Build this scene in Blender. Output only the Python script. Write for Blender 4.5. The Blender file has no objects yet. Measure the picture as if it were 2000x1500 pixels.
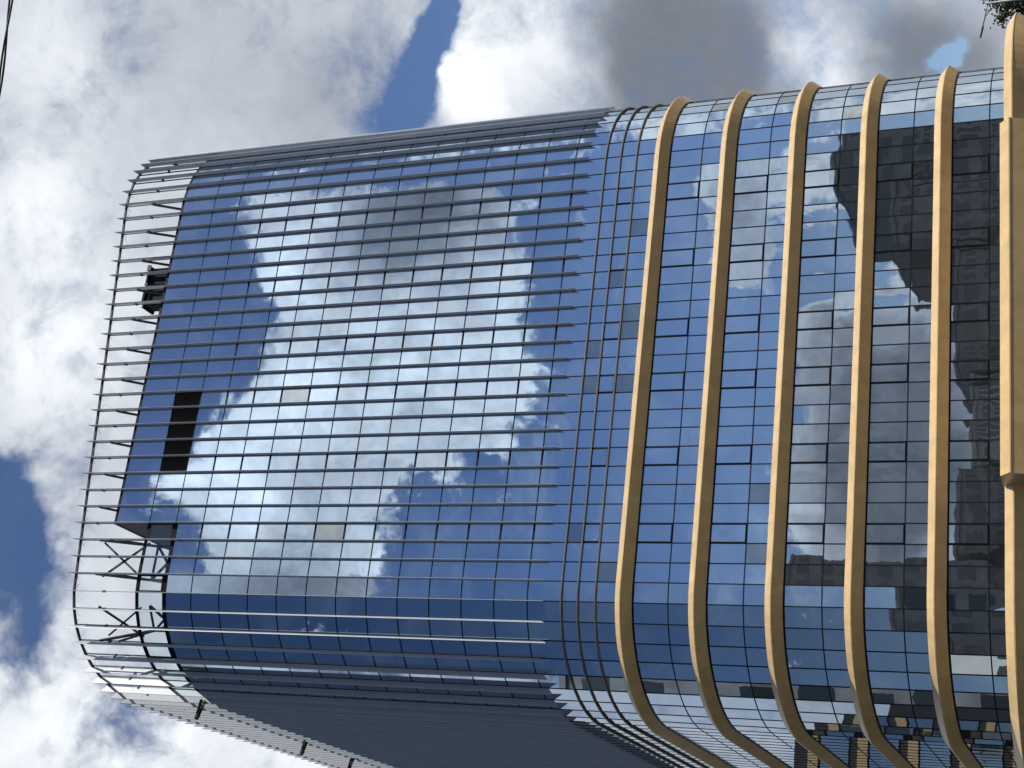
import bpy, bmesh, math, random
from mathutils import Vector, Matrix
random.seed(7)
S = bpy.context.scene
COL = S.collection
PI = math.pi

# ------------------------------------------------------------------ camera (phone held sideways, looking up)
cam_d = bpy.data.cameras.new("camera")
cam_d.sensor_width = 36.0
cam_d.lens = 52.897
cam_d.clip_start = 0.1
cam_d.clip_end = 6000
cam = bpy.data.objects.new("camera", cam_d)
COL.objects.link(cam)
EYE = Vector((-37.62926, -81.91832, -8.31040))
RIGHT = Vector((0.929943, -0.365966, -0.035713))
UPV = Vector((-0.112405, -0.375409, 0.920018))
FWD = Vector((0.350102, 0.851550, 0.390245))
mx = Matrix((-UPV, RIGHT, -FWD)).transposed().to_4x4()
mx.translation = EYE
cam.matrix_world = mx
S.camera = cam

# ------------------------------------------------------------------ exposure
S.view_settings.view_transform = 'Standard'
S.view_settings.look = 'None'
S.view_settings.exposure = 0.0
S.view_settings.gamma = 1.0
S.render.resolution_x, S.render.resolution_y = 1024, 768
S.cycles.max_bounces = 10
S.cycles.glossy_bounces = 6
S.cycles.sample_clamp_indirect = 6

# ------------------------------------------------------------------ sun
SUN_AZ = math.radians(53)      # to the right of the facade normal (-Y)
SUN_EL = math.radians(46)
sun_dir = Vector((math.sin(SUN_AZ) * math.cos(SUN_EL), -math.cos(SUN_AZ) * math.cos(SUN_EL), math.sin(SUN_EL)))
sl = bpy.data.lights.new("sun", 'SUN')
sl.energy = 5.0
sl.angle = math.radians(0.55)
sl.color = (1.0, 0.94, 0.84)
so = bpy.data.objects.new("sun", sl)
so.rotation_euler = sun_dir.to_track_quat('Z', 'Y').to_euler()
COL.objects.link(so)

# ------------------------------------------------------------------ world: blue sky with broken cloud
# cloud banks and gaps: direction x, y, z, angular size (radians), weight
COVER = [
    (0.5545, 0.7236, 0.4111, 0.0102, -0.85),
    (0.5376, 0.7314, 0.4196, 0.0123, -0.9),
    (0.5239, 0.7349, 0.4307, 0.0174, -1.05),
    (0.5071, 0.7395, 0.4427, 0.0184, -1.0),
    (0.4945, 0.7396, 0.4566, 0.0174, -0.55),
    (0.4868, 0.7351, 0.4719, 0.0204, -0.45),
    (0.2315, 0.7127, 0.6621, 0.023, -1.15),
    (0.2076, 0.7226, 0.6594, 0.0265, -1.2),
    (0.1975, 0.7393, 0.6438, 0.0204, -0.85),
    (0.1689, 0.732, 0.6601, 0.0281, -0.4),
    (0.1529, 0.7518, 0.6414, 0.0194, -0.6),
    (0.1304, 0.7463, 0.6527, 0.0204, -0.55),
    (0.1147, 0.7936, 0.5976, 0.0255, -0.5),
    (0.1727, 0.7577, 0.6293, 0.0204, -0.3),
    (0.5461, 0.8301, 0.1128, 0.0056, -0.7),
    (0.5507, 0.8277, 0.1082, 0.0061, -0.7),
    (0.5546, 0.8257, 0.103, 0.0056, -0.7),
    (0.5591, 0.8233, 0.0979, 0.0051, -0.6),
    (0.4367, -0.7303, 0.5253, 0.0268, 0.8),
    (0.4443, -0.7417, 0.5024, 0.0375, 0.8),
    (0.444, -0.7603, 0.4741, 0.0429, 0.8),
    (0.4513, -0.7823, 0.4294, 0.0429, 0.8),
    (0.4154, -0.7488, 0.5165, 0.0322, 0.8),
    (0.408, -0.7782, 0.4774, 0.0536, 0.8),
    (0.4153, -0.8003, 0.4325, 0.0482, 0.8),
    (0.4317, -0.808, 0.4009, 0.0322, 0.8),
    (0.3732, -0.7796, 0.503, 0.0482, 0.8),
    (0.3752, -0.8069, 0.4562, 0.059, 0.8),
    (0.3787, -0.8294, 0.4106, 0.0429, 0.8),
    (0.3391, -0.7939, 0.5048, 0.0375, 0.8),
    (0.3417, -0.8241, 0.4518, 0.0536, 0.8),
    (0.3568, -0.8386, 0.4117, 0.0322, 0.8),
    (0.3045, -0.7961, 0.5229, 0.0429, 0.8),
    (0.3125, -0.8217, 0.4765, 0.0482, 0.8),
    (0.3185, -0.8409, 0.4374, 0.0268, 0.8),
    (0.2701, -0.7875, 0.554, 0.0322, 0.8),
    (0.2738, -0.8106, 0.5177, 0.0482, 0.8),
    (0.276, -0.8293, 0.4859, 0.0322, 0.8),
    (0.2338, -0.7935, 0.5619, 0.0322, 0.8),
    (0.2367, -0.8151, 0.5288, 0.0429, 0.8),
    (0.2522, -0.8317, 0.4946, 0.0322, 0.8),
    (0.211, -0.8097, 0.5477, 0.0322, 0.7200000000000001),
    (0.2136, -0.8307, 0.5141, 0.0268, 0.7200000000000001),
    (0.2526, -0.7758, 0.5782, 0.0161, 0.48),
    (0.4692, -0.8488, 0.2438, 0.0322, 0.8800000000000001),
    (0.4337, -0.8677, 0.243, 0.0241, 0.8800000000000001),
    (0.4884, -0.8316, 0.2646, 0.0161, 0.7200000000000001),
    (0.455, -0.8597, 0.2321, 0.0214, 0.8),
    (0.3921, -0.8771, 0.2773, 0.0096, 0.6400000000000001),
    (0.4902, -0.8426, 0.2232, 0.0268, 0.6400000000000001),
    (0.3996, -0.8967, 0.1905, 0.0214, 0.8),
    (0.363, -0.9137, 0.1825, 0.0322, 0.8800000000000001),
    (0.3256, -0.9275, 0.1837, 0.0268, 0.8800000000000001),
    (0.2877, -0.9391, 0.1879, 0.0268, 0.8800000000000001),
    (0.3972, -0.9028, 0.1652, 0.0322, 0.8),
    (0.3516, -0.9234, 0.1543, 0.0482, 0.8800000000000001),
    (0.3018, -0.9405, 0.1559, 0.0482, 0.8800000000000001),
    (0.2696, -0.9474, 0.1724, 0.0322, 0.8800000000000001),
    (0.3686, -0.9082, 0.1982, 0.0161, 0.6400000000000001),
    (0.2711, -0.9413, 0.2009, 0.0193, 0.6400000000000001),
    (0.3215, -0.9388, 0.124, 0.0482, 0.8800000000000001),
    (0.2752, -0.954, 0.1191, 0.0429, 0.8800000000000001),
    (0.3065, -0.946, 0.1058, 0.0482, 0.8),
    (0.448, -0.8824, 0.1437, 0.0214, 0.5599999999999999),
    (0.4825, -0.8573, 0.1794, 0.0268, 0.7200000000000001),
    (0.5134, -0.8362, 0.1929, 0.0214, 0.6400000000000001),
    (0.4932, -0.7969, 0.3489, 0.0241, 0.6400000000000001),
    (0.4883, -0.7913, 0.3679, 0.0188, 0.48),
    (0.3827, -0.9162, 0.1187, 0.0482, 0.6400000000000001),
    (0.0051, -0.8153, 0.5789, 0.0306, 1.0),
    (0.0067, -0.8336, 0.5523, 0.0306, 1.0),
    (0.0077, -0.8512, 0.5247, 0.0306, 1.0),
    (0.0086, -0.8681, 0.4963, 0.0281, 0.95)]
SHADE = [
    (0.5431, 0.7912, 0.2812, 0.0561, -0.5),
    (0.5395, 0.8058, 0.244, 0.0459, -0.4),
    (0.5634, 0.772, 0.2942, 0.0459, -0.25),
    (0.5564, 0.802, 0.2172, 0.0357, -0.2),
    (0.5617, 0.8151, 0.1422, 0.0357, -0.28),
    (0.5481, 0.827, 0.1249, 0.0306, -0.3),
    (0.5491, 0.8314, 0.0852, 0.0306, -0.35),
    (0.5092, 0.7219, 0.4687, 0.0561, -0.16),
    (0.4906, 0.7085, 0.5074, 0.0459, -0.06),
    (0.5079, 0.6512, 0.5638, 0.051, -0.1),
    (0.4832, 0.6182, 0.6199, 0.0408, 0.25),
    (0.3964, 0.6538, 0.6445, 0.0357, 0.3),
    (0.3243, 0.6995, 0.6368, 0.0561, 0.35),
    (0.5195, 0.7516, 0.4064, 0.023, 0.35),
    (0.5454, 0.7507, 0.3729, 0.0561, 0.25),
    (0.51, 0.7637, 0.3958, 0.0204, 0.3),
    (0.5595, 0.8092, 0.1795, 0.0255, 0.3),
    (0.5434, 0.8154, 0.1997, 0.0204, 0.2),
    (0.5434, 0.7662, 0.3429, 0.0459, 0.15),
    (0.0951, 0.7585, 0.6447, 0.0613, 0.25),
    (0.0934, 0.8055, 0.5853, 0.051, 0.3),
    (0.0968, 0.8581, 0.5042, 0.0459, 0.3),
    (0.5351, 0.7386, 0.4101, 0.0128, 0.3),
    (0.5299, 0.7879, 0.3138, 0.0306, -0.1),
    (0.5435, 0.8217, 0.1716, 0.0204, 0.15),
    (0.4549, -0.7721, 0.4438, 0.0561, -0.45),
    (0.4447, -0.7938, 0.415, 0.0357, -0.3),
    (0.4252, -0.7769, 0.4643, 0.0357, -0.3),
    (0.4361, -0.7384, 0.5144, 0.0357, 0.25),
    (0.386, -0.755, 0.5301, 0.0306, 0.3),
    (0.3438, -0.7974, 0.4959, 0.0459, 0.35),
    (0.3637, -0.8152, 0.4508, 0.0306, 0.2),
    (0.3139, -0.7926, 0.5227, 0.0357, 0.25),
    (0.2748, -0.7801, 0.5621, 0.0357, 0.4),
    (0.2464, -0.801, 0.5457, 0.0255, 0.15),
    (0.2684, -0.816, 0.512, 0.0306, -0.15),
    (0.2939, -0.8073, 0.5118, 0.0255, -0.1),
    (0.2893, -0.8265, 0.4829, 0.0306, -0.1),
    (0.1997, -0.8183, 0.539, 0.0459, -0.4),
    (0.4633, -0.8519, 0.2442, 0.0306, -0.12),
    (0.3666, -0.9154, 0.1664, 0.0459, -0.5),
    (0.3206, -0.9349, 0.1522, 0.0561, -0.55),
    (0.3216, -0.9391, 0.1209, 0.0613, -0.5),
    (0.3346, -0.9224, 0.193, 0.0204, -0.05),
    (0.2764, -0.9472, 0.1628, 0.0459, -0.5),
    (0.4605, -0.8542, 0.2413, 0.0459, -0.25),
    (0.3967, -0.8993, 0.1842, 0.0306, -0.2),
    (0.381, -0.9032, 0.1977, 0.0153, 0.1),
    (0.0064, -0.839, 0.5441, 0.0766, -0.42),
    (0.0079, -0.8665, 0.4992, 0.051, -0.3)]

W = bpy.data.worlds.new("World")
S.world = W
W.use_nodes = True
nt = W.node_tree
nt.nodes.clear()
def wn(t, **kw):
    n = nt.nodes.new(t)
    for k, v in kw.items():
        setattr(n, k, v)
    return n
def lk(a, b):
    nt.links.new(a, b)
def wmath(op, a, b=None, c=None, clamp=False):
    n = wn('ShaderNodeMath', operation=op, use_clamp=clamp)
    for i, v in enumerate((a, b, c)):
        if v is None:
            continue
        if isinstance(v, (int, float)):
            n.inputs[i].default_value = v
        else:
            lk(v, n.inputs[i])
    return n.outputs[0]
def wvec(op, a, b=None):
    n = wn('ShaderNodeVectorMath', operation=op)
    for i, v in enumerate((a, b)):
        if v is None:
            continue
        if isinstance(v, (tuple, list)):
            n.inputs[i].default_value = v
        else:
            lk(v, n.inputs[i])
    return n
def wnoise(vec, scale, detail, rough=0.55, dist=0.0):
    n = wn('ShaderNodeTexNoise')
    n.inputs['Scale'].default_value = scale
    n.inputs['Detail'].default_value = detail
    n.inputs['Roughness'].default_value = rough
    n.inputs['Distortion'].default_value = dist
    lk(vec, n.inputs['Vector'])
    return n
def wmap(v, a, b, c, d, smooth=True):
    n = wn('ShaderNodeMapRange')
    n.interpolation_type = 'SMOOTHSTEP' if smooth else 'LINEAR'
    lk(v, n.inputs['Value'])
    for i, x in zip((1, 2, 3, 4), (a, b, c, d)):
        n.inputs[i].default_value = x
    return n.outputs[0]
tc = wn('ShaderNodeTexCoord')
D0 = wvec('NORMALIZE', tc.outputs['Generated']).outputs[0]
warp = wnoise(D0, 9.0, 5.0, 0.6)
wv = wvec('SUBTRACT', warp.outputs['Color'], (0.5, 0.5, 0.5)).outputs[0]
sc_ = wvec('SCALE', wv)
sc_.inputs['Scale'].default_value = 0.085
D1 = wvec('NORMALIZE', wvec('ADD', D0, sc_.outputs[0]).outputs[0]).outputs[0]
def blob_sum(tab, start):
    acc = start
    for (x, y, z, s, w) in tab:
        dt = wvec('DOT_PRODUCT', D1, (x, y, z)).outputs['Value']
        k = 2.0 / (s * s)
        e = wmath('EXPONENT', wmath('MULTIPLY_ADD', dt, k, -k))
        acc = wmath('MULTIPLY_ADD', e, w, acc)
    return acc
sep = wn('ShaderNodeSeparateXYZ')
lk(D0, sep.inputs[0])
front = wmap(sep.outputs['Y'], 0.0, 0.35, 0.0, 1.0)
fb = wnoise(D0, 11.0, 9.0, 0.56, 0.35)
fb2 = wnoise(D0, 26.0, 8.0, 0.6, 0.6)
n1 = wmath('SUBTRACT', fb.outputs['Fac'], 0.5)
n2 = wmath('SUBTRACT', fb2.outputs['Fac'], 0.5)
bias = wmap(front, 0, 1, -0.42, 0.80, False)
# away to the right of the street the sky behind is broken cloud as well
bias = wmath('ADD', bias, wmath('MULTIPLY', wmap(sep.outputs['X'], 0.55, 0.95, 0.0, 0.75), wmath('SUBTRACT', 1.0, front)))
total = blob_sum(COVER, bias)
fb3 = wnoise(D1, 70.0, 6.0, 0.62, 0.4)
n3 = wmath('SUBTRACT', fb3.outputs['Fac'], 0.5)
total = wmath('MULTIPLY_ADD', n1, wmap(front, 0, 1, 1.7, 1.5, False), total)
total = wmath('MULTIPLY_ADD', n2, wmap(front, 0, 1, 1.7, 0.9, False), total)
total = wmath('MULTIPLY_ADD', n3, wmap(front, 0, 1, 1.0, 0.5, False), total)
soft = wmap(front, 0, 1, 0.42, 0.85, False)
covn = wn('ShaderNodeMapRange', interpolation_type='SMOOTHSTEP')
lk(total, covn.inputs['Value'])
covn.inputs[1].default_value = 0.02
lk(soft, covn.inputs[2])
# a thin veil of high cloud, thicker towards the horizon, behind the street
fib = wn('ShaderNodeMapping')
fib.inputs['Scale'].default_value = (1.0, 1.0, 2.4)
fib.inputs['Rotation'].default_value = (0.3, 0.5, 0.2)
lk(D1, fib.inputs['Vector'])
veil = wmap(wnoise(fib.outputs[0], 7.0, 8.0, 0.62, 0.8).outputs['Fac'], 0.44, 0.78, 0.0, 0.26)
low = wmap(sep.outputs['Z'], 0.08, 0.40, 0.20, 0.0)
veil = wmath('MULTIPLY', wmath('ADD', veil, low), wmap(sep.outputs['X'], -0.3, 0.1, 0.25, 1.0))
veil = wmath('MULTIPLY', veil, wmap(front, 0, 1, 1.0, 0.15, False))
cover = wmath('MAXIMUM', covn.outputs[0], veil)
shade = blob_sum(SHADE, wmap(front, 0, 1, 0.97, 0.66, False))
shade = wmath('SMOOTH_MAX', shade, 0.24, 0.3)
tex = wmath('MULTIPLY_ADD', n2, 0.9, wmath('MULTIPLY', n1, 0.8))
tex = wmath('MULTIPLY_ADD', n3, 0.6, tex)
tex = wmath('MULTIPLY', tex, wmap(front, 0, 1, 1.25, 0.38, False))
shade = wmath('MULTIPLY', shade, wmath('ADD', 1.0, tex))
shade = wmath('MAXIMUM', shade, 0.12)
cmix = wn('ShaderNodeMix', data_type='RGBA')
lk(wmap(shade, 0.2, 0.95, 0, 1, False), cmix.inputs['Factor'])
cmix.inputs['A'].default_value = (0.82, 0.93, 1.12, 1)
cmix.inputs['B'].default_value = (0.94, 0.98, 1.03, 1)
cbright = wvec('SCALE', cmix.outputs['Result'])
lk(shade, cbright.inputs['Scale'])
sky = wn('ShaderNodeTexSky', sky_type='NISHITA')
sky.sun_disc = False
sky.sun_elevation = SUN_EL
sky.sun_rotation = math.atan2(sun_dir.x, sun_dir.y)
sky.altitude = 800
sky.air_density = 1.0
sky.dust_density = 0.6
sky.ozone_density = 3.0
bg_sky = wn('ShaderNodeBackground')
clear_air = wvec('MULTIPLY', sky.outputs[0], (0.93, 1.0, 1.13))
lk(clear_air.outputs[0], bg_sky.inputs[0])
# the blue is deepest well away from the sun, to the left of the street
lk(wmath('MULTIPLY', wmap(sep.outputs['X'], -0.35, 0.15, 0.052, 0.077), wmap(front, 0, 1, 0.9, 1.3, False)), bg_sky.inputs[1])
bg_cl = wn('ShaderNodeBackground')
lk(cbright.outputs[0], bg_cl.inputs[0])
bg_cl.inputs[1].default_value = 1.0
mixw = wn('ShaderNodeMixShader')
lk(cover, mixw.inputs[0])
lk(bg_sky.outputs[0], mixw.inputs[1])
lk(bg_cl.outputs[0], mixw.inputs[2])
wo = wn('ShaderNodeOutputWorld')
lk(mixw.outputs[0], wo.inputs[0])
W.cycles.sampling_method = 'MANUAL'
W.cycles.sample_map_resolution = 512

# ------------------------------------------------------------------ helpers
class MB:
    def __init__(self):
        self.v, self.f, self.uv, self.smooth = [], [], [], []
    def face(self, pts, uvs=None, smooth=False):
        b = len(self.v)
        self.v += [tuple(p) for p in pts]
        self.f.append(tuple(range(b, b + len(pts))))
        self.uv.append(uvs or [(0, 0)] * len(pts))
        self.smooth.append(smooth)
    def hexa(self, c):
        """c: 8 corners, bottom ring 0-3 then top ring 4-7"""
        b = len(self.v)
        self.v += [tuple(p) for p in c]
        for q in ((3, 2, 1, 0), (4, 5, 6, 7), (0, 1, 5, 4), (1, 2, 6, 5), (2, 3, 7, 6), (3, 0, 4, 7)):
            self.f.append(tuple(b + i for i in q))
            self.uv.append([(0, 0)] * 4)
            self.smooth.append(False)
    def box(self, x0, x1, y0, y1, z0, z1):
        self.hexa([(x0, y0, z0), (x1, y0, z0), (x1, y1, z0), (x0, y1, z0), (x0, y0, z1), (x1, y0, z1), (x1, y1, z1), (x0, y1, z1)])
    def bar(self, a, b, w, h=None, up=(0, 0, 1)):
        """a rectangular bar between two points"""
        a, b, up = Vector(a), Vector(b), Vector(up)
        h = h or w
        t = (b - a).normalized()
        s = t.cross(up)
        if s.length < 1e-4:
            s = t.cross(Vector((0, 1, 0)))
        s.normalize()
        u = s.cross(t)
        s, u = s * w / 2, u * h / 2
        self.hexa([a - s - u, a + s - u, a + s + u, a - s + u, b - s - u, b + s - u, b + s + u, b - s + u])
    def tube(self, pts, r, n=8, r1=None):
        pts = [Vector(p) for p in pts]
        rings = []
        m = len(pts)
        for i, p in enumerate(pts):
            t = (pts[min(i + 1, m - 1)] - pts[max(i - 1, 0)]).normalized()
            s = t.cross(Vector((0, 0, 1)))
            if s.length < 1e-3:
                s = t.cross(Vector((0, 1, 0)))
            s.normalize()
            u = s.cross(t)
            rr = r if r1 is None else r + (r1 - r) * i / max(m - 1, 1)
            b = len(self.v)
            for k in range(n):
                a = 2 * PI * k / n
                self.v.append(tuple(p + (s * math.cos(a) + u * math.sin(a)) * rr))
            rings.append(b)
        for i in range(m - 1):
            for k in range(n):
                k2 = (k + 1) % n
                self.f.append((rings[i] + k, rings[i] + k2, rings[i + 1] + k2, rings[i + 1] + k))
                self.uv.append([(0, 0)] * 4)
                self.smooth.append(True)
        for b in (rings[0], rings[-1]):
            self.f.append(tuple(b + k for k in range(n)))
            self.uv.append([(0, 0)] * n)
            self.smooth.append(False)
    def build(self, name, mat, parent=None, recalc=True):
        me = bpy.data.meshes.new(name)
        me.from_pydata(self.v, [], self.f)
        uvl = me.uv_layers.new(name="UVMap")
        flat = [c for fu in self.uv for q in fu for c in q]
        uvl.data.foreach_set("uv", flat)
        me.polygons.foreach_set("use_smooth", self.smooth)
        me.materials.append(mat)
        if recalc:
            bm = bmesh.new()
            bm.from_mesh(me)
            bmesh.ops.recalc_face_normals(bm, faces=bm.faces)
            bm.to_mesh(me)
            bm.free()
        me.update()
        o = bpy.data.objects.new(name, me)
        COL.objects.link(o)
        if parent is not None:
            o.parent = parent
        return o
def empty(name, loc=(0, 0, 0)):
    o = bpy.data.objects.new(name, None)
    o.location = loc
    COL.objects.link(o)
    return o
def tag(o, label=None, cat=None, group=None, kind=None):
    if label: o["label"] = label
    if cat: o["category"] = cat
    if group: o["group"] = group
    if kind: o["kind"] = kind
    return o
def local(root, mb):
    """shift a builder's world points to a root's local space"""
    l = root.location
    mb.v = [(x - l.x, y - l.y, z - l.z) for x, y, z in mb.v]
    return mb

# ------------------------------------------------------------------ materials
def mat(name, color, rough=0.5, metal=0.0, spec=0.5, noise=0.0, nscale=3.0, bump=0.0):
    m = bpy.data.materials.new(name)
    m.use_nodes = True
    t = m.node_tree
    p = t.nodes['Principled BSDF']
    p.inputs['Roughness'].default_value = rough
    p.inputs['Metallic'].default_value = metal
    p.inputs['Specular IOR Level'].default_value = spec
    c = (*color, 1)
    p.inputs['Base Color'].default_value = c
    if noise or bump:
        g = t.nodes.new('ShaderNodeNewGeometry')
        n = t.nodes.new('ShaderNodeTexNoise')
        n.inputs['Scale'].default_value = nscale
        n.inputs['Detail'].default_value = 6
        n.inputs['Roughness'].default_value = 0.6
        t.links.new(g.outputs['Position'], n.inputs['Vector'])
        r = t.nodes.new('ShaderNodeMapRange')
        r.inputs[1].default_value = 0.3
        r.inputs[2].default_value = 0.7
        r.inputs[3].default_value = 1 - noise
        r.inputs[4].default_value = 1 + noise
        t.links.new(n.outputs['Fac'], r.inputs[0])
        s = t.nodes.new('ShaderNodeVectorMath')
        s.operation = 'SCALE'
        s.inputs[0].default_value = color
        t.links.new(r.outputs[0], s.inputs['Scale'])
        t.links.new(s.outputs[0], p.inputs['Base Color'])
        if bump:
            b = t.nodes.new('ShaderNodeBump')
            b.inputs['Strength'].default_value = bump
            b.inputs['Distance'].default_value = 0.02
            t.links.new(n.outputs['Fac'], b.inputs['Height'])
            t.links.new(b.outputs[0], p.inputs['Normal'])
    return m
def glass_mat(name, tint, amp=0.0035, diffuse=(0.05, 0.056, 0.066), rough=0.012, frac=0.85):
    """coated curtain wall glass: mirror-like, blue tint, slightly wavy as toughened glass is"""
    m = bpy.data.materials.new(name)
    m.use_nodes = True
    t = m.node_tree
    p = t.nodes['Principled BSDF']
    out = t.nodes['Material Output']
    g = t.nodes.new('ShaderNodeNewGeometry')
    mp = t.nodes.new('ShaderNodeMapping')
    mp.inputs['Scale'].default_value = (0.45, 0.45, 1.7)
    t.links.new(g.outputs['Position'], mp.inputs['Vector'])
    n = t.nodes.new('ShaderNodeTexNoise')
    n.inputs['Scale'].default_value = 1.0
    n.inputs['Detail'].default_value = 3.0
    n.inputs['Roughness'].default_value = 0.55
    t.links.new(mp.outputs[0], n.inputs['Vector'])
    s = t.nodes.new('ShaderNodeVectorMath'); s.operation = 'SUBTRACT'
    s.inputs[1].default_value = (0.5, 0.5, 0.5)
    t.links.new(n.outputs['Color'], s.inputs[0])
    k = t.nodes.new('ShaderNodeVectorMath'); k.operation = 'MULTIPLY'
    k.inputs[1].default_value = (amp, amp, amp * 0.8)
    t.links.new(s.outputs[0], k.inputs[0])
    a = t.nodes.new('ShaderNodeVectorMath'); a.operation = 'ADD'
    t.links.new(g.outputs['Normal'], a.inputs[0])
    t.links.new(k.outputs[0], a.inputs[1])
    nn = t.nodes.new('ShaderNodeVectorMath'); nn.operation = 'NORMALIZE'
    t.links.new(a.outputs[0], nn.inputs[0])
    # dirt film: faint streaks keep the panes from being a perfect mirror
    p.inputs['Base Color'].default_value = (*tint, 1)
    p.inputs['Metallic'].default_value = 1.0
    p.inputs['Roughness'].default_value = rough
    t.links.new(nn.outputs[0], p.inputs['Normal'])
    d = t.nodes.new('ShaderNodeBsdfDiffuse')
    d.inputs['Color'].default_value = (*diffuse, 1)
    mx_ = t.nodes.new('ShaderNodeMixShader')
    mx_.inputs[0].default_value = frac
    t.links.new(d.outputs[0], mx_.inputs[1])
    t.links.new(p.outputs[0], mx_.inputs[2])
    t.links.new(mx_.outputs[0], out.inputs['Surface'])
    return m
M = {}
M['glass'] = glass_mat('blue_mirror_glass', (0.57, 0.68, 0.80))
M['glass_b'] = glass_mat('blue_mirror_glass_slightly_darker', (0.53, 0.64, 0.77))
M['glass_low'] = glass_mat('tinted_glass_lower_storeys', (0.50, 0.58, 0.66), amp=0.005, diffuse=(0.075, 0.08, 0.088))
M['glass_grey'] = glass_mat('grey_spandrel_glass', (0.40, 0.44, 0.46), diffuse=(0.05, 0.055, 0.06))
M['frame'] = mat('dark_aluminium_frame', (0.012, 0.015, 0.022), 0.55, 0, 0.06)
M['black'] = mat('black_frame', (0.006, 0.007, 0.010), 0.5, 0, 0.1)
M['fin'] = mat('grey_painted_aluminium_fin', (0.44, 0.47, 0.52), 0.45, 0.1, 0.4, noise=0.06, nscale=1.3)
M['steel'] = mat('painted_steelwork', (0.06, 0.066, 0.078), 0.55, 0, 0.15)
M['louver'] = mat('dark_louvre', (0.075, 0.070, 0.068), 0.6, 0, 0.15)
M['roof'] = mat('roof_membrane', (0.2, 0.2, 0.2), 0.9, noise=0.2)
M['panel'] = mat('charcoal_cladding', (0.04, 0.04, 0.046), 0.6, 0, 0.12, noise=0.08)
M['rust'] = mat('brown_painted_steel', (0.045, 0.022, 0.016), 0.6, noise=0.3, nscale=9)
M['white'] = mat('white_paint', (0.75, 0.77, 0.78), 0.4)
M['navy'] = mat('dark_tarpaulin_panel', (0.010, 0.014, 0.024), 0.6, 0, 0.06)
M['bronze'] = mat('bronze_grey_trim', (0.16, 0.15, 0.145), 0.38, 0.2)
def gold_mat():
    m = mat('sand_gold_metal_cladding', (0.63, 0.45, 0.225), 0.34, 0.0, 0.5)
    t = m.node_tree
    p = t.nodes['Principled BSDF']
    uv = t.nodes.new('ShaderNodeUVMap')
    sp = t.nodes.new('ShaderNodeSeparateXYZ')
    t.links.new(uv.outputs[0], sp.inputs[0])
    fr = t.nodes.new('ShaderNodeMath'); fr.operation = 'FRACT'
    t.links.new(sp.outputs['X'], fr.inputs[0])
    seam = t.nodes.new('ShaderNodeMath'); seam.operation = 'LESS_THAN'
    seam.inputs[1].default_value = 0.014
    t.links.new(fr.outputs[0], seam.inputs[0])
    fl = t.nodes.new('ShaderNodeMath'); fl.operation = 'FLOOR'
    t.links.new(sp.outputs['X'], fl.inputs[0])
    wn_ = t.nodes.new('ShaderNodeTexWhiteNoise'); wn_.noise_dimensions = '2D'
    cb = t.nodes.new('ShaderNodeCombineXYZ')
    t.links.new(fl.outputs[0], cb.inputs[0])
    t.links.new(sp.outputs['Y'], cb.inputs[1])
    fy = t.nodes.new('ShaderNodeMath'); fy.operation = 'FLOOR'
    t.links.new(sp.outputs['Y'], fy.inputs[0])
    t.links.new(fy.outputs[0], cb.inputs[1])
    t.links.new(cb.outputs[0], wn_.inputs['Vector'])
    mr = t.nodes.new('ShaderNodeMapRange')
    mr.inputs[3].default_value = 0.93; mr.inputs[4].default_value = 1.05
    t.links.new(wn_.outputs['Value'], mr.inputs[0])
    g = t.nodes.new('ShaderNodeNewGeometry')
    n = t.nodes.new('ShaderNodeTexNoise')
    n.inputs['Scale'].default_value = 1.2; n.inputs['Detail'].default_value = 7
    t.links.new(g.outputs['Position'], n.inputs['Vector'])
    nr = t.nodes.new('ShaderNodeMapRange')
    nr.inputs[1].default_value = 0.35; nr.inputs[2].default_value = 0.7
    nr.inputs[3].default_value = 0.9; nr.inputs[4].default_value = 1.06
    t.links.new(n.outputs['Fac'], nr.inputs[0])
    mu = t.nodes.new('ShaderNodeMath'); mu.operation = 'MULTIPLY'
    t.links.new(mr.outputs[0], mu.inputs[0]); t.links.new(nr.outputs[0], mu.inputs[1])
    s = t.nodes.new('ShaderNodeVectorMath'); s.operation = 'SCALE'
    s.inputs[0].default_value = (0.63, 0.45, 0.225)
    t.links.new(mu.outputs[0], s.inputs['Scale'])
    mixc = t.nodes.new('ShaderNodeMix'); mixc.data_type = 'RGBA'
    t.links.new(seam.outputs[0], mixc.inputs['Factor'])
    t.links.new(s.outputs[0], mixc.inputs['A'])
    mixc.inputs['B'].default_value = (0.45, 0.33, 0.18, 1)
    t.links.new(mixc.outputs['Result'], p.inputs['Base Color'])
    return m
M['gold'] = gold_mat()
def clear_mat():
    m = bpy.data.materials.new('clear_glass')
    m.use_nodes = True
    t = m.node_tree
    t.nodes.remove(t.nodes['Principled BSDF'])
    tr = t.nodes.new('ShaderNodeBsdfTransparent'); tr.inputs[0].default_value = (0.80, 0.88, 0.90, 1)
    gl = t.nodes.new('ShaderNodeBsdfGlossy'); gl.inputs['Roughness'].default_value = 0.01
    gl.inputs['Color'].default_value = (0.85, 0.9, 0.95, 1)
    fz = t.nodes.new('ShaderNodeFresnel'); fz.inputs[0].default_value = 1.5
    ad = t.nodes.new('ShaderNodeMath'); ad.operation = 'ADD'; ad.inputs[1].default_value = 0.06
    t.links.new(fz.outputs[0], ad.inputs[0])
    mx_ = t.nodes.new('ShaderNodeMixShader')
    t.links.new(ad.outputs[0], mx_.inputs[0])
    t.links.new(tr.outputs[0], mx_.inputs[1]); t.links.new(gl.outputs[0], mx_.inputs[2])
    t.links.new(mx_.outputs[0], t.nodes['Material Output'].inputs['Surface'])
    return m
M['clear'] = clear_mat()

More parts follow.
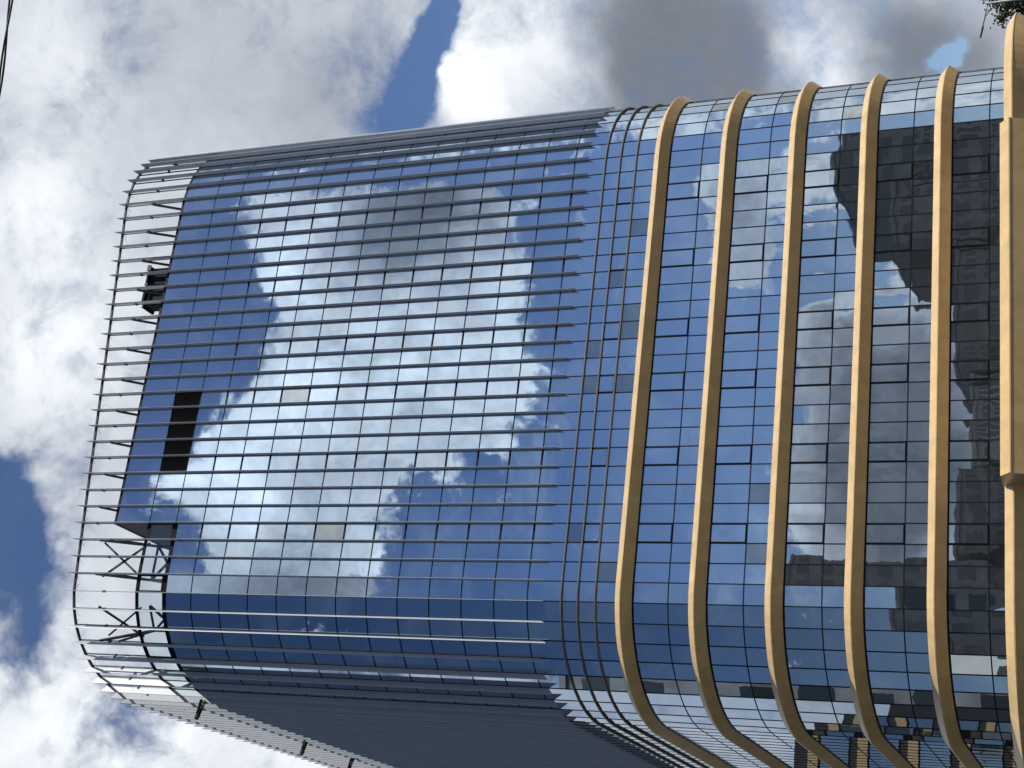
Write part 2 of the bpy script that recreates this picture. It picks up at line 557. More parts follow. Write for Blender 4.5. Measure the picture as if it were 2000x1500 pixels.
# ------------------------------------------------------------------ ground and street
GZ = -9.9
g = MB(); g.face([(-3000, -3000, GZ), (3000, -3000, GZ), (3000, 3000, GZ), (-3000, 3000, GZ)])
tag(g.build('ground', mat('dry_ground', (0.055, 0.055, 0.04), 0.95, noise=0.25, nscale=0.2)), kind='structure')
g = MB(); g.face([(-400, -78, GZ + .004), (400, -78, GZ + .004), (400, -62, GZ + .004), (-400, -62, GZ + .004)])
tag(g.build('road', mat('asphalt', (0.05, 0.05, 0.052), 0.9, noise=0.2, nscale=2)), kind='structure')
g = MB()
for y in (-70.1,):
    for i in range(80):
        x = -200 + i * 5
        g.face([(x, y, GZ + .008), (x + 2.5, y, GZ + .008), (x + 2.5, y + .15, GZ + .008), (x, y + .15, GZ + .008)])
tag(g.build('road_markings', M['white']), kind='structure')
g = MB()
g.box(-400, 400, -62, -58, GZ, GZ + .14)
g.box(-400, 400, -90, -78, GZ, GZ + .14)
tag(g.build('pavement', mat('concrete_paving', (0.10, 0.095, 0.09), 0.9, noise=0.15, nscale=1.5)), kind='structure')
g = MB(); g.box(-32, 26, -40, -2, GZ, GZ + .12)
tag(g.build('plaza', mat('stone_paving', (0.07, 0.066, 0.06), 0.8, noise=0.12, nscale=1.5)), kind='structure')

# ------------------------------------------------------------------ the plan of the tower
WP = 1.2                      # pane width
FH = 4.4466                   # storey height
ROW0, RH = 24.39, 2.194       # upper glass rows
def ell_pts():
    """left corner: quarter ellipse then a straight side, sampled by arc length"""
    a, b, cx, cy = 6.95, 8.8, -16.8, 8.8
    out, prev, acc = [], None, 0.0
    N = 4000
    for i in range(N + 1):
        t = PI / 2 * i / N
        x, y = cx - a * math.sin(t), cy - b * math.cos(t)
        nx, ny = -math.sin(t) / a, -math.cos(t) / b
        l = math.hypot(nx, ny)
        if prev: acc += math.hypot(x - prev[0], y - prev[1])
        prev = (x, y)
        out.append((acc, x, y, nx / l, ny / l))
    return out
ELL = ell_pts()
ELEN = ELL[-1][0]
RC, RR = 11.5, 7.5
def plan(s):
    """s runs to the left along the facade in metres (0 at X=0): position, outward normal"""
    if s < -RC:
        a = (-RC - s) / RR
        if a <= PI / 2:
            return Vector((RC + RR * math.sin(a), RR - RR * math.cos(a), 0)), Vector((math.sin(a), -math.cos(a), 0))
        return Vector((RC + RR, RR + (a - PI / 2) * RR, 0)), Vector((1, 0, 0))
    if s <= 16.8:
        return Vector((-s, 0, 0)), Vector((0, -1, 0))
    q = s - 16.8
    if q < ELEN:
        lo, hi = 0, len(ELL) - 1
        while hi - lo > 1:
            m = (lo + hi) // 2
            if ELL[m][0] < q: lo = m
            else: hi = m
        _, x, y, nx, ny = ELL[hi]
        return Vector((x, y, 0)), Vector((nx, ny, 0))
    return Vector((-23.75, 8.8 + q - ELEN, 0)), Vector((-1, 0, 0))
SIDE_END = 16.8 + ELEN + (42 - 8.8)
K0, K1 = -21, int(SIDE_END / WP)        # joint indices
JN = {k: plan(k * WP) for k in range(K0, K1 + 1)}
def pt(k, d, z):
    p, n = JN[k]
    q = p + n * d
    return Vector((q.x, q.y, z))
def crown_z(k):
    x = JN[k][0].x
    return 60.75 + (max(0.0, x + 17.0) * 0.1 if k < 15 else 0.0)
RIB_E = [20.60 - FH * i for i in range(5)]        # height of each rib's outer edge
RIB_UP, RIB_DN, RIB_D = 0.42, 0.63, 0.48
H = [17.786 - FH * i for i in range(5)]
WALL_TOP = ROW0 + 13 * RH                        # 52.9
Z14 = ROW0 + 14 * RH
BOX_TOP = 57.95
BOX_K = 11                                       # the rooftop storey ends here

bld = empty('office_building')
tag(bld, 'glass office tower with rounded corners, grey vertical fins and gold horizontal ribs', 'building')

def eye_area(pts):
    """how large a quad shows from the street in front (steradian-like), facing away gives 0"""
    c = sum(pts, Vector()) / len(pts)
    nrm = (pts[1] - pts[0]).cross(pts[3] - pts[0])
    v = EYE - c
    return nrm.dot(v) / v.length ** 3

# ---- glass panes
CAS_K = (-8, -4, 0, 3, 7, 11)
panes = []          # (k, z0, z1, material, bulge)
rows_low = []
def gmat_u(k, j):
    r = random.random()
    return 'glass' if r < .72 else ('glass_b' if r < .994 else 'glass_grey')
for k in range(K0, K1):
    for j in range(0, 15):
        z0, z1 = ROW0 + j * RH, ROW0 + (j + 1) * RH
        if j == 13 and 3 <= k <= 7: continue
        if j >= 13 and k >= BOX_K: continue
        if j == 14: z1 = BOX_TOP
        panes.append((k, z0, z1, gmat_u(k, j), .35))
    for z0, z1, q in ((23.35, ROW0, .05), (22.24, 23.35, .02), (RIB_E[0] + .2, 22.24, .22)):
        if q == .02 and k in CAS_K: continue
        panes.append((k, z0, z1, 'glass_grey' if random.random() < q else 'glass', .3))
    for i in range(5):
        top = RIB_E[i] - .4
        bot = (RIB_E[i + 1] if i < 4 else -1.7) + .2
        if k not in CAS_K:
            panes.append((k, H[i], top, 'glass_low' if i > 1 else 'glass_b', 1.6 if i > 1 else .9))
        panes.append((k, bot, H[i], ('glass_low' if i > 1 else 'glass_b') if random.random() > .04 else 'glass_grey', 1.5 if i > 1 else .7))
    panes.append((k, -9.8, -1.9, 'glass_low', .5))
def pane_mesh(mb, p00, p10, p11, p01, nrm, bulge, n=4):
    """a slightly pillowed, slightly tilted sheet"""
    tu, tv = random.gauss(0, .0006), random.gauss(0, .0009)
    b = random.gauss(0, 1) * .0016 * bulge
    base = len(mb.v)
    for i in range(n + 1):
        for j in range(n + 1):
            u, v = j / n, i / n
            p = (p00 * (1 - u) + p10 * u) * (1 - v) + (p01 * (1 - u) + p11 * u) * v
            w_ = tu * (2 * u - 1) + tv * (2 * v - 1) + b * (1 - (2 * u - 1) ** 2) * (1 - (2 * v - 1) ** 2)
            mb.v.append(tuple(p + nrm * w_))
    for i in range(n):
        for j in range(n):
            a = base + i * (n + 1) + j
            mb.f.append((a, a + 1, a + n + 2, a + n + 1))
            mb.uv.append([(0, 0)] * 4)
            mb.smooth.append(True)
def pane_corners(k, z0, z1):
    # seen from outside k+1 is to the left of k
    return pt(k + 1, 0, z0), pt(k, 0, z0), pt(k, 0, z1), pt(k + 1, 0, z1)
ranked = []
for pn in panes:
    cs = pane_corners(*pn[:3])
    ranked.append((eye_area(cs), pn, cs))
ranked.sort(key=lambda r: -r[0] if r[1][1] > -1.8 and -17 <= r[1][0] <= 22 else 1)
rest = {}
for n_, (ar, pn, cs) in enumerate(ranked):
    nrm = (cs[1] - cs[0]).cross(cs[3] - cs[0]).normalized()
    if n_ < 100:
        mb = MB()
        pane_mesh(mb, *cs, nrm, pn[4])
        mb.build('glass_pane', M[pn[3]], bld, recalc=False)
    else:
        pane_mesh(rest.setdefault(pn[3], MB()), *cs, nrm, pn[4], n=4 if ar > 0 else 1)
# the many remaining panes: one part
big = MB()
order = list(rest)
midx = []
for q, nm in enumerate(order):
    r = rest[nm]
    off = len(big.v)
    big.v += r.v
    big.f += [tuple(off + i for i in f) for f in r.f]
    big.uv += r.uv
    big.smooth += r.smooth
    midx += [q] * len(r.f)
go = big.build('curtain_wall_glass', M[order[0]], bld, recalc=False)
for nm in order[1:]:
    go.data.materials.append(M[nm])
go.data.polygons.foreach_set('material_index', midx)
go['kind'] = 'stuff'

# ---- frames: one transom per level, one mullion per joint
def ring(mb, z0, z1, d0, d1, k0=K0, k1=K1):
    for k in range(k0, k1):
        mb.hexa([pt(k, d0, z0), pt(k, d1, z0), pt(k + 1, d1, z0), pt(k + 1, d0, z0), pt(k, d0, z1), pt(k, d1, z1), pt(k + 1, d1, z1), pt(k + 1, d0, z1)])
tz = [(ROW0 + j * RH, .038) for j in range(1, 13)] + [(z, .036) for z in H]
for z, hw in tz:
    mb = MB(); ring(mb, z - hw, z + hw, -.06, .012)
    for k in CAS_K:
        if z > ROW0:
            ring(mb, z - .065, z + .065, -.05, .02, k, k + 1)
    mb.build('transom', M['frame'], bld)
for z, k0, k1, hw in ((WALL_TOP, K0, BOX_K, .03), (Z14, K0, BOX_K, .03), (WALL_TOP - .05, BOX_K, K1, .15), (Z14, BOX_K, K1, .09), (BOX_TOP, K0, BOX_K, .10)):
    mb = MB(); ring(mb, z - hw, z + hw, -.12, .016, k0, k1)
    mb.build('transom', M['frame'], bld)
for k in range(K0, K1 + 1):
    mb = MB()
    w_ = .034
    p, n = JN[k]
    tdir = Vector((n.y, -n.x, 0))
    def vbar(z0, z1, w=w_, dd=.018):
        a = [p + n * -.06 - tdir * w, p + n * dd - tdir * w, p + n * dd + tdir * w, p + n * -.06 + tdir * w]
        mb.hexa([Vector((q.x, q.y, z0)) for q in a] + [Vector((q.x, q.y, z1)) for q in a])
    vbar(-9.8, 22.2)
    vbar(22.2, (BOX_TOP if k <= BOX_K else Z14))
    mb.build('mullion', M['frame'], bld)

# ---- opening windows with heavier black frames
def casement(k, z0, z1):
    A, B, Cc, Dd = pane_corners(k, z0, z1)
    nrm = (B - A).cross(Dd - A).normalized()
    ux = (B - A).normalized(); uz = Vector((0, 0, 1))
    fw_ = .06
    mb = MB()
    o_ = [A + ux * .03 + uz * .03, B - ux * .03 + uz * .03, Cc - ux * .03 - uz * .03, Dd + ux * .03 - uz * .03]
    i_ = [A + ux * (.03 + fw_) + uz * (.03 + fw_), B - ux * (.03 + fw_) + uz * (.03 + fw_), Cc - ux * (.03 + fw_) - uz * (.03 + fw_), Dd + ux * (.03 + fw_) - uz * (.03 + fw_)]
    for q in range(4):
        r = (q + 1) % 4
        lo, hi = nrm * -.02, nrm * .045
        mb.hexa([o_[q] + lo, o_[r] + lo, i_[r] + lo, i_[q] + lo, o_[q] + hi, o_[r] + hi, i_[r] + hi, i_[q] + hi])
    fr = mb.build('casement_window', M['black'], bld)
    mb = MB()
    pane_mesh(mb, *[q + nrm * .022 for q in i_], nrm, .8)
    mb.build('pane', M['glass_b' if z0 > 11 else 'glass_low'], fr, recalc=False)
for k in CAS_K:
    casement(k, 22.24, 23.35)
    for i in range(5):
        casement(k, H[i], RIB_E[i] - RIB_DN)

# ---- vertical fins
def fin(k):
    p, n = JN[k]
    t = Vector((n.y, -n.x, 0))
    zt = crown_z(k)
    z0, z1 = (25.72 if k < 18 else 26.1), zt - .25
    mb = MB()
    cuts = [z0] + [ROW0 + 3 * RH * m_ + (.9 if k % 2 else .9) for m_ in range(1, 6) if ROW0 + 3 * RH * m_ + 1 < z1 - 1] + [z1]
    for q in range(len(cuts) - 1):
        a, b = cuts[q] + (.008 if q else 0), cuts[q + 1] - (.008 if q < len(cuts) - 2 else 0)
        tip = .35 if k < 16 else (.38 if k < 19 else .48)
        prof = [(.03, -.022), (tip - .025, -.019), (tip, 0.0), (tip - .025, .019), (.03, .022)]
        def zz(d, z, end):
            return z if not end else z + end * d * .9
        e0 = -1 if q == 0 else 0
        e1 = 1 if q == len(cuts) - 2 else 0
        bot = [p + n * d + t * w for d, w in prof]
        lo = [Vector((v.x, v.y, zz(d, a, e0))) for v, (d, w) in zip(bot, prof)]
        hi = [Vector((v.x, v.y, zz(d, b, e1))) for v, (d, w) in zip(bot, prof)]
        for i in range(5):
            i2 = (i + 1) % 5
            mb.face([lo[i], lo[i2], hi[i2], hi[i]])
        mb.face(lo[::-1]); mb.face(hi)
    f = mb.build('fin', M['fin'], bld)
    top = (BOX_TOP if k <= BOX_K else Z14)
    mb = MB()
    a = p + n * -.13
    mb.bar((a.x, a.y, top), (a.x, a.y, zt - .4), .05, .09, up=n)
    mb.build('support_post', M['steel'], f)
    mb = MB()
    zc = top + (zt - top) * .48
    c0, c1 = p + n * -.17, p + n * .10
    mb.bar((c0.x, c0.y, zc), (c1.x, c1.y, zc), .15, .12)
    mb.build('clip', M['steel'], f)
    return f
FIN_K = [k for k in range(-18, K1 + 1) if k != 999]
for k in FIN_K[:99]:
    fin(k)
# ---- crown rail tying the fins together
mb = MB()
for k in range(-18, K1):
    a, b = pt(k, -.02, crown_z(k) - .42), pt(k + 1, -.02, crown_z(k + 1) - .42)
    mb.bar(a, b, .13, .15)
mb.build('crown_rail', M['steel'], bld)
for k in range(-12, 22):
    if random.random() < .25: continue
    mb = MB()
    o = pt(k, -.02, crown_z(k) - .45)
    n = JN[k][1]; t = Vector((n.y, -n.x, 0)) * random.choice((-1, 1))
    l = random.uniform(.25, .5)
    pts = [o + t * .1, o + t * (.1 + l * .3) + Vector((0, 0, -l * .5)), o + t * (.12 + l * .8) + Vector((0, 0, -l * .75)), o + t * (.1 + l * .9) + Vector((0, 0, -l * 1.1))]
    mb.tube(pts, .012, 5)
    mb.build('cable_tail', M['steel'], bld)
# ---- struts behind the fins
def strut(a, b, w=.1):
    w *= 1.2
    mb = MB(); mb.bar(a, b, w, w); mb.build('strut', M['steel'], bld)
for k in range(-10, 11):
    zt = crown_z(k)
    if k % 2 == 0:
        strut(pt(k, -.13, BOX_TOP + (zt - BOX_TOP) * .52), pt(k, -1.45, BOX_TOP + .45), .12)
        strut(pt(k, -1.45, BOX_TOP + .45), pt(k, -.3, BOX_TOP + .1), .1)
        strut(pt(k, -.12, BOX_TOP + .2), pt(k, -.12, BOX_TOP + (zt - BOX_TOP) * .55), .08)
for k in (12, 14, 18):
    zt = crown_z(k)
    strut(pt(k, -.1, zt - 2.0), pt(k, -1.6, WALL_TOP + 2.2), .13)
    strut(pt(k, -1.6, WALL_TOP + 2.2), pt(k, -1.6, WALL_TOP), .14)
    strut(pt(k, -.1, zt - 3.6), pt(k, -1.6, WALL_TOP + 2.2), .1)
    strut(pt(k, -1.6, WALL_TOP + 2.3), pt(k, -3.4, WALL_TOP), .12)
for a, b, d in ((12, 14, -.8), (16, 18, -.8)):
    zt = crown_z(a)
    strut(pt(a, d, zt - 1.9), pt(b, d, WALL_TOP + 2.6), .10)
    strut(pt(b, d, zt - 2.3), pt(a, d, WALL_TOP + 2.4), .10)
    strut(pt(a, -1.5, WALL_TOP + 2.2), pt(b, -1.5, WALL_TOP + .1), .12)
    strut(pt(b, -1.5, WALL_TOP + 2.2), pt(a, -1.5, WALL_TOP + .1), .12)
    strut(pt(a, -1.5, WALL_TOP + 2.2), pt(b, -1.5, WALL_TOP + 2.2), .10)
# ---- clear glass balustrade on the terrace around the left corner
for k in range(BOX_K, K1):
    mb = MB()
    A, B, Cc, Dd = pane_corners(k, WALL_TOP + .1, Z14 - .08)
    mb.face([A, B, Cc, Dd])
    mb.build('clear_pane', M['clear'], bld, recalc=False)
for k in (11, 14, 18):
    A, B, Cc, Dd = pane_corners(k, WALL_TOP + .1, Z14 - .08)
    mb = MB()
    nrm = (B - A).cross(Dd - A).normalized()
    ux = (B - A).normalized(); uz = Vector((0, 0, 1))
    q0 = [A, B, Cc, Dd]
    q1 = [A + ux * .13 + uz * .13, B - ux * .13 + uz * .13, Cc - ux * .13 - uz * .13, Dd + ux * .13 - uz * .13]
    for q in range(4):
        r = (q + 1) % 4
        lo, hi = nrm * -.03, nrm * .03
        mb.hexa([q0[q] + lo, q0[r] + lo, q1[r] + lo, q1[q] + lo, q0[q] + hi, q0[r] + hi, q1[r] + hi, q1[q] + hi])
    mb.build('clear_pane_frame', M['black'], bld)
# ---- dark louvre panels
for k in range(3, 8):
    A, B, Cc, Dd = pane_corners(k, WALL_TOP + .04, Z14 - .04)
    mb = MB()
    mb.hexa([A + Vector((0, .10, 0)), B + Vector((0, .10, 0)), B + Vector((0, .14, 0)), A + Vector((0, .14, 0)),
             Dd + Vector((0, .10, 0)), Cc + Vector((0, .10, 0)), Cc + Vector((0, .14, 0)), Dd + Vector((0, .14, 0))])
    ns = 17
    for q in range(ns):
        z = WALL_TOP + .1 + (RH - .2) * q / (ns - 1)
        a, b = A.copy(), B.copy(); a.z = b.z = z
        mb.bar(a + Vector((.03, .03, 0)), b + Vector((-.03, .03, 0)), .10, .025, up=(0, -.6, 1))
    mb.build('louver_panel', M['louver'], bld)
# ---- roof slabs, rooftop storey end wall, back walls
def poly_sheet(pts, z):
    mb = MB(); mb.face([(x, y, z) for x, y in pts]); return mb
outline = [(JN[k][0].x, JN[k][0].y) for k in range(K0, K1 + 1)]
inner = [(JN[k][0] - JN[k][1] * .15).to_2d() for k in range(K0, K1 + 1)]
inner = [(v.x, v.y) for v in inner]
def slab(pts, z0, z1):
    mb = MB()
    n_ = len(pts)
    mb.face([(x, y, z0) for x, y in pts][::-1]); mb.face([(x, y, z1) for x, y in pts])
    for i in range(n_):
        (x0, y0), (x1, y1) = pts[i], pts[(i + 1) % n_]
        mb.face([(x0, y0, z0), (x1, y1, z0), (x1, y1, z1), (x0, y0, z1)])
    return mb
back = [(-12, inner[-1][1]), (-12, 22), (inner[0][0], 22)]
slab(inner + back, WALL_TOP - .5, WALL_TOP - .04).build('roof_terrace', M['roof'], bld)
bx = [(x, y) for (x, y), k in zip(inner, range(K0, K1 + 1)) if k <= BOX_K]
slab(bx + [(-BOX_K * WP, 19.5), (inner[0][0], 19.5)], BOX_TOP - .35, BOX_TOP - .08).build('roof', M['roof'], bld)
mb = MB()
mb.box(-BOX_K * WP - .02, -BOX_K * WP + .16, .02, 19.5, WALL_TOP - .02, BOX_TOP - .02)
mb.box(-BOX_K * WP - .06, -BOX_K * WP + .2, .02, 19.5, BOX_TOP - .02, BOX_TOP + .14)
mb.build('end_wall', M['panel'], bld)
mb = MB()
mb.box(-12.2, inner[0][0], 21.8, 22, -9.9, WALL_TOP - .05)
mb.box(-12.2, -12.0, 22, 42, -9.9, WALL_TOP - .05)
mb.box(-23.7, -12.2, 41.6, 42, -9.9, WALL_TOP - .05)
mb.box(-BOX_K * WP + .16, inner[0][0], 19.3, 19.5, WALL_TOP - .05, BOX_TOP - .36)
mb.build('back_wall', M['panel'], bld)
# ---- brown hoist arms folded out of the side wall
for y, z in ((6.8, 52.8), (23.0, 53.7), (32.0, 54.3)):
    mb = MB()
    x = -23.9
    for dy in (-.22, .22):
        mb.bar((x, y + dy, z), (x - 1.35, y + dy * .3, z + .3), .11, .18)
    for q in range(4):
        f_ = .15 + .25 * q
        mb.bar((x - f_, y - .22 * (1 - .7 * f_), z + .25 * f_), (x - f_, y + .22 * (1 - .7 * f_), z + .25 * f_), .06, .08)
    mb.bar((x - .95, y, z + .3), (x - 1.2, y, z + .1), .12, .2)
    mb.build('hoist_arm', M['rust'], bld)

# ---- gold ribs
def sweep(name, m, prof, stations, seam=1.2, zc=0.0, parent=None, caps=True):
    """prof: closed list of (outward, up); stations: list of (pos, normal, arc length)"""
    mb = MB()
    rows = []
    for p, n, s in stations:
        rows.append([Vector((p.x + n.x * d, p.y + n.y * d, zc + u)) for d, u in prof])
    np_ = len(prof)
    for i in range(len(rows) - 1):
        s0, s1 = stations[i][2] / seam, stations[i + 1][2] / seam
        for q in range(np_):
            r = (q + 1) % np_
            mb.face([rows[i][q], rows[i][r], rows[i + 1][r], rows[i + 1][q]], [(s0, q + .5), (s0, q + .5), (s1, q + .5), (s1, q + .5)])
    if caps:
        mb.face(rows[0][::-1]); mb.face(rows[-1])
    return mb.build(name, m, parent)
def stations(s0, s1, step):
    out, s = [], s0
    while s < s1 + 1e-6:
        p, n = plan(s)
        out.append((p, n, s))
        s += step
    return out
prof = [(-.03, RIB_UP), (.06, RIB_UP - .02), (RIB_D - .06, .05), (RIB_D - .01, .01), (RIB_D, -.05), (RIB_D - .05, -.12), (.06, -RIB_DN + .02), (.03, -RIB_DN), (-.03, -RIB_DN)]
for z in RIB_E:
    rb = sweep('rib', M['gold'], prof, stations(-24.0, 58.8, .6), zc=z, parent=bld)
    sweep('shadow_strip', M['black'], [(-.02, -RIB_DN - .10), (.03, -RIB_DN - .10), (.03, -RIB_DN - .004), (-.02, -RIB_DN - .004)], stations(-24.0, 58.8, .6), zc=z, parent=rb)  # black strip added as the dark shadow line where rib meets glass
for z in (ROW0, 23.35, 22.24):
    sweep('trim_band', M['bronze'], [(-.02, .05), (.10, .045), (.13, .02), (.13, -.035), (.10, -.055), (-.02, -.06)], stations(-24.0, 58.8, .4), zc=z, parent=bld)
# ---- the lowest rib is a deeper canopy with a projecting bay over the entrance
def plan6(s):
    if s < -14.5:
        a = (-14.5 - s) / 7.5
        if a <= PI / 2:
            return Vector((14.5 + 7.5 * math.sin(a), 7.5 - 7.5 * math.cos(a), 0)), Vector((math.sin(a), -math.cos(a), 0))
        return Vector((22.0, 7.5 + (a - PI / 2) * 7.5, 0)), Vector((1, 0, 0))
    if s <= 16.8:
        return Vector((-s, 0, 0)), Vector((0, -1, 0))
    q = (s - 16.8) / 9.0
    t = min(q, PI / 2)
    x, y = -16.8 - 8.6 * math.sin(t), 9.2 - 9.2 * math.cos(t)
    nx, ny = -math.sin(t) / 8.6, -math.cos(t) / 9.2
    l = math.hypot(nx, ny)
    return Vector((x, y + max(0, q - t) * 9, 0)), Vector((nx / l, ny / l, 0))
st = []
s = -30.0
while s < 46:
    p, n = plan6(s); st.append((p, n, s)); s += .6
prof6 = [(-1.2, .45), (.15, .45), (.75, .02), (.80, -.03), (.80, -.10), (.74, -.17), (.3, -.95), (-1.2, -.95)]
sweep('canopy_rib', M['gold'], prof6, st, zc=-1.28, parent=bld)
bay = [(Vector((x, 0, 0)), Vector((0, -1, 0)), -x) for x in [10.4 - .6 * i for i in range(37)]]
profb = [(.3, .5), (2.1, .5), (2.65, .02), (2.71, -.03), (2.71, -.10), (2.65, -.17), (2.3, -1.05), (.3, -1.05)]
sweep('canopy_bay', M['gold'], profb, bay, zc=-1.28, parent=bld)

# ------------------------------------------------------------------ rooftop unit
M['casing'] = mat('dark_casing', (0.014, 0.016, 0.02), 0.7, 0, 0.05)
ru = empty('rooftop_unit', (5.7, 1.6, BOX_TOP - .08))
tag(ru, 'dark boxy rooftop unit with white corner brackets standing on the tower roof', 'rooftop equipment')
mb = MB(); mb.box(4.15, 7.2, 1.5, 2.6, BOX_TOP - .08, 60.75); local(ru, mb).build('casing', M['casing'], ru)
for a, b in ((4.35, 5.45), (5.85, 6.95)):
    mb = MB(); mb.box(a, b, 1.44, 1.5, BOX_TOP + .2, 60.5); local(ru, mb).build('panel', M['navy'], ru)
mb = MB(); mb.box(4.0, 7.35, 1.3, 2.8, 60.75, 60.95); local(ru, mb).build('lid', M['casing'], ru)
for a in (4.0, 5.5, 7.0):
    mb = MB(); mb.box(a - .05, a + .4, 1.22, 1.3, 60.7, 61.0); local(ru, mb).build('corner_bracket', M['white'], ru)

# ------------------------------------------------------------------ street lamp
lamp = empty('street_lamp', (5.62, -20.8, GZ))
tag(lamp, 'grey street lamp post with braced side arm and slim head, in front of the tree', 'street lamp')
LM = mat('galvanised_steel', (0.30, 0.32, 0.33), 0.5, 0.2)
mb = MB(); mb.tube([(5.62, -20.8, GZ), (5.62, -20.8, -5), (5.62, -20.8, -1.93)], .085, 10, .045); local(lamp, mb).build('pole', LM, lamp)
mb = MB(); mb.tube([(5.62, -20.8, -2.0), (5.3, -20.6, -1.93), (4.48, -20.1, -1.66)], .035, 8, .03); local(lamp, mb).build('arm', LM, lamp)
mb = MB(); mb.tube([(5.62, -20.8, -2.75), (5.52, -20.73, -2.4), (5.33, -20.62, -2.1), (5.1, -20.48, -1.87)], .02, 6); local(lamp, mb).build('brace', LM, lamp)
mb = MB(); mb.tube([(4.75, -20.26, -1.76), (4.62, -20.18, -1.71), (4.46, -20.08, -1.66), (4.32, -20.0, -1.615)], .05, 8, .04); local(lamp, mb).build('lamp_head', M['steel'], lamp)

# ------------------------------------------------------------------ tree
tree = empty('leafy_tree', (39.5, 24.5, GZ))
tag(tree, 'dark green leafy tree at the right end of the lowest gold rib', 'tree')
mb = MB()
TB = Vector((39.5, 24.5, GZ)); TC = Vector((39.2, 24.3, -1.6))
mb.tube([TB, TB + Vector((.1, 0, 2)), TB + Vector((-.1, .1, 4.5)), TC + Vector((0, 0, -1)), TC + Vector((0, 0, 3))], .28, 10, .06)
for q in range(12):
    a = q * 2.4; l = random.uniform(2.2, 4)
    b0 = TC + Vector((0, 0, -2.5 + q * .35))
    b1 = b0 + Vector((math.cos(a) * l, math.sin(a) * l, random.uniform(.6, 2)))
    mb.tube([b0, (b0 + b1) / 2 + Vector((0, 0, .3)), b1], .09, 6, .02)
local(tree, mb).build('trunk', mat('bark', (0.09, 0.07, 0.05), 0.9, noise=.3, nscale=5), tree)
def leaf_mat():
    m = mat('leaves', (0.035, 0.06, 0.022), 0.5, noise=0.5, nscale=.9)
    return m
mb = MB()
for q in range(380):
    while True:
        v = Vector((random.uniform(-1, 1), random.uniform(-1, 1), random.uniform(-1, 1)))
        if .25 < v.length < 1: break
    c = TC + Vector((v.x * 4.6, v.y * 4.6, v.z * 4.2)) + Vector((0, 0, .4))
    if random.random() < .12: c += v * random.uniform(.2, .8)
    for r in range(34):
        o = c + Vector((random.gauss(0, .34), random.gauss(0, .34), random.gauss(0, .26)))
        d = Vector((random.gauss(0, 1), random.gauss(0, 1), random.gauss(-.3, .8))).normalized()
        e = d.cross(Vector((random.random(), random.random(), random.random()))).normalized()
        l, w_ = random.uniform(.22, .4), random.uniform(.06, .1)
        mb.face([o, o + d * l * .5 + e * w_, o + d * l, o + d * l * .5 - e * w_])
local(tree, mb).build('crown', leaf_mat(), tree, recalc=False)

# ------------------------------------------------------------------ overhead cable
cb = empty('overhead_cable', (-32.3, -75.4, -1.3))
tag(cb, 'thin dark twisted overhead cable crossing the cloudy sky near the corner', 'cable')
dirc = Vector((-.62, .10, 0)).normalized()
CABM = mat('black_insulation', (0.012, 0.013, 0.016), 0.5)
for ph, nm in ((0, 'strand'), (PI * .9, 'strand')):
    mb = MB()
    pts = []
    for i in range(700):
        u = -35 + i * .1
        c = Vector((-32.34, -75.42, -1.31)) + dirc * u
        c.z += (u / 35) ** 2 * .5
        a = u * 2 * PI / 1.1 + ph
        nrm = Vector((-dirc.y, dirc.x, 0))
        pts.append(c + nrm * math.cos(a) * .010 + Vector((0, 0, math.sin(a) * .010)))
    mb.tube(pts, .0075, 6)
    local(cb, mb).build(nm, CABM, cb)

# ------------------------------------------------------------------ buildings across the street, seen in the glass
def block(name, label, x0, x1, y0, y1, z1, wall, glassm, bays, storeys, faces=('y1',)):
    r = empty(name, ((x0 + x1) / 2, (y0 + y1) / 2, GZ))
    tag(r, label, 'building')
    mb = MB(); mb.box(x0, x1, y0, y1, GZ, z1); local(r, mb).build('wall', wall, r)
    mb = MB(); mb.box(x0 - .3, x1 + .3, y0 - .3, y1 + .3, z1, z1 + .7); local(r, mb).build('parapet', wall, r)
    hh = (z1 - GZ - 1.5) / storeys
    for face in faces:
        u0, u1 = (x0, x1) if face == 'y1' else (y0, y1)
        ww = (u1 - u0) / bays
        for i in range(storeys):
            for j in range(bays):
                if (i * 7 + j * 3) % 11 == 0 and bays > 4: continue
                a, b = u0 + ww * (j + .18), u0 + ww * (j + .82)
                lo, hi = GZ + 1.2 + hh * (i + .22), GZ + 1.2 + hh * (i + .8)
                mb = MB()
                if face == 'y1': mb.box(a, b, y1 - .05, y1 + .03, lo, hi)
                else: mb.box(x1 - .05, x1 + .03, a, b, lo, hi)
                local(r, mb).build('window', glassm, r)
    return r
dk = mat('dark_stone_cladding', (0.17, 0.175, 0.19), 0.6, noise=.35, nscale=.3)
gy = mat('grey_render', (0.19, 0.19, 0.19), 0.8, noise=.3, nscale=.4)
md = mat('light_grey_render', (0.3, 0.3, 0.29), 0.8, noise=.25, nscale=.4)
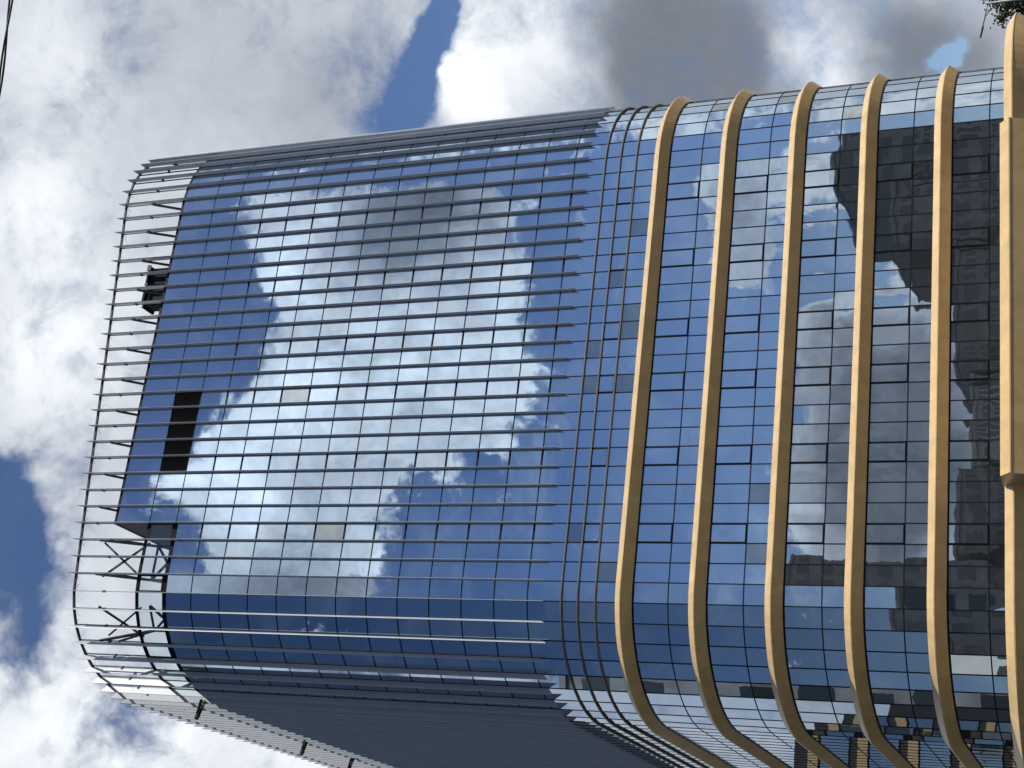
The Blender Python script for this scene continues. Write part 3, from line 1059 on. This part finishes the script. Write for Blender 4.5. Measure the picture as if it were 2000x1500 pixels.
wh = mat('pale_ribbed_cladding', (0.6, 0.6, 0.58), 0.6, noise=.15, nscale=.6)
wg = mat('window_dark', (0.02, 0.03, 0.034), 0.12, 0.0, 0.8)
block('office_block', 'tall dark office block across the street', 104, 150, -205, -170, 45, dk, wg, 14, 15)
block('annex_building', 'dark annex stepping down beside the tall block', 91, 103.4, -200, -170, 34, gy, wg, 3, 9)
block('row_building', 'low grey building next to the dark annex', 66, 90.4, -195, -171, 23, gy, wg, 9, 8)
block('shop_building', 'lower pale grey building in the middle of the row', 50, 64.5, -195, -172, 19.5, md, wg, 7, 7)
block('terrace_building', 'low grey building beside the narrow apartment block', 32.5, 48.5, -195, -171, 22, gy, wg, 8, 8)
block('apartment_block', 'narrow mid height apartment block across the street', 13, 31, -200, -170, 50.5, gy, wg, 5, 13)
block('corner_building', 'low plain building at the left of the street', -16, 12, -200, -172, 31, dk, wg, 6, 8)
block('warehouse', 'broad dark warehouse far to the left across the street', -98, -62, -165, -140, 29, dk, wg, 6, 6)
block('workshop', 'low dark workshop to the left of the street', -135, -100, -100, -80, 17, gy, wg, 5, 4, ('y1', 'x1'))
block('pale_shed', 'low pale shed to the left of the tower', -160, -135, -62, -38, 18, wh, wg, 4, 1, ('x1',))
block('side_tower', 'taller wing facing the left side of the tower', -96, -76, 9, 27, 46, dk, wg, 5, 10, ('x1',))
# the neighbouring wing with the same gold ribs, mirrored in the left side of the tower
wing = empty('neighbouring_wing', (-56, 62, GZ))
tag(wing, 'lower wing with gold ribs behind the left side of the tower', 'building')
mb = MB(); mb.box(-128, -27, 58, 72, GZ, 23); local(wing, mb).build('wall', M['panel'], wing)
for i in range(8):
    z = 21.6 - i * FH
    if z - .8 < GZ: break
    mb = MB(); mb.box(-80, -26.5, 57.3, 58, z - .9, z); local(wing, mb).build('rib', M['gold'], wing)
    if z - FH > GZ:
        mb = MB(); mb.box(-80, -27, 57.9, 58.02, z - FH + .9, z - 1.0); local(wing, mb).build('window_band', M['glass_low'], wing)
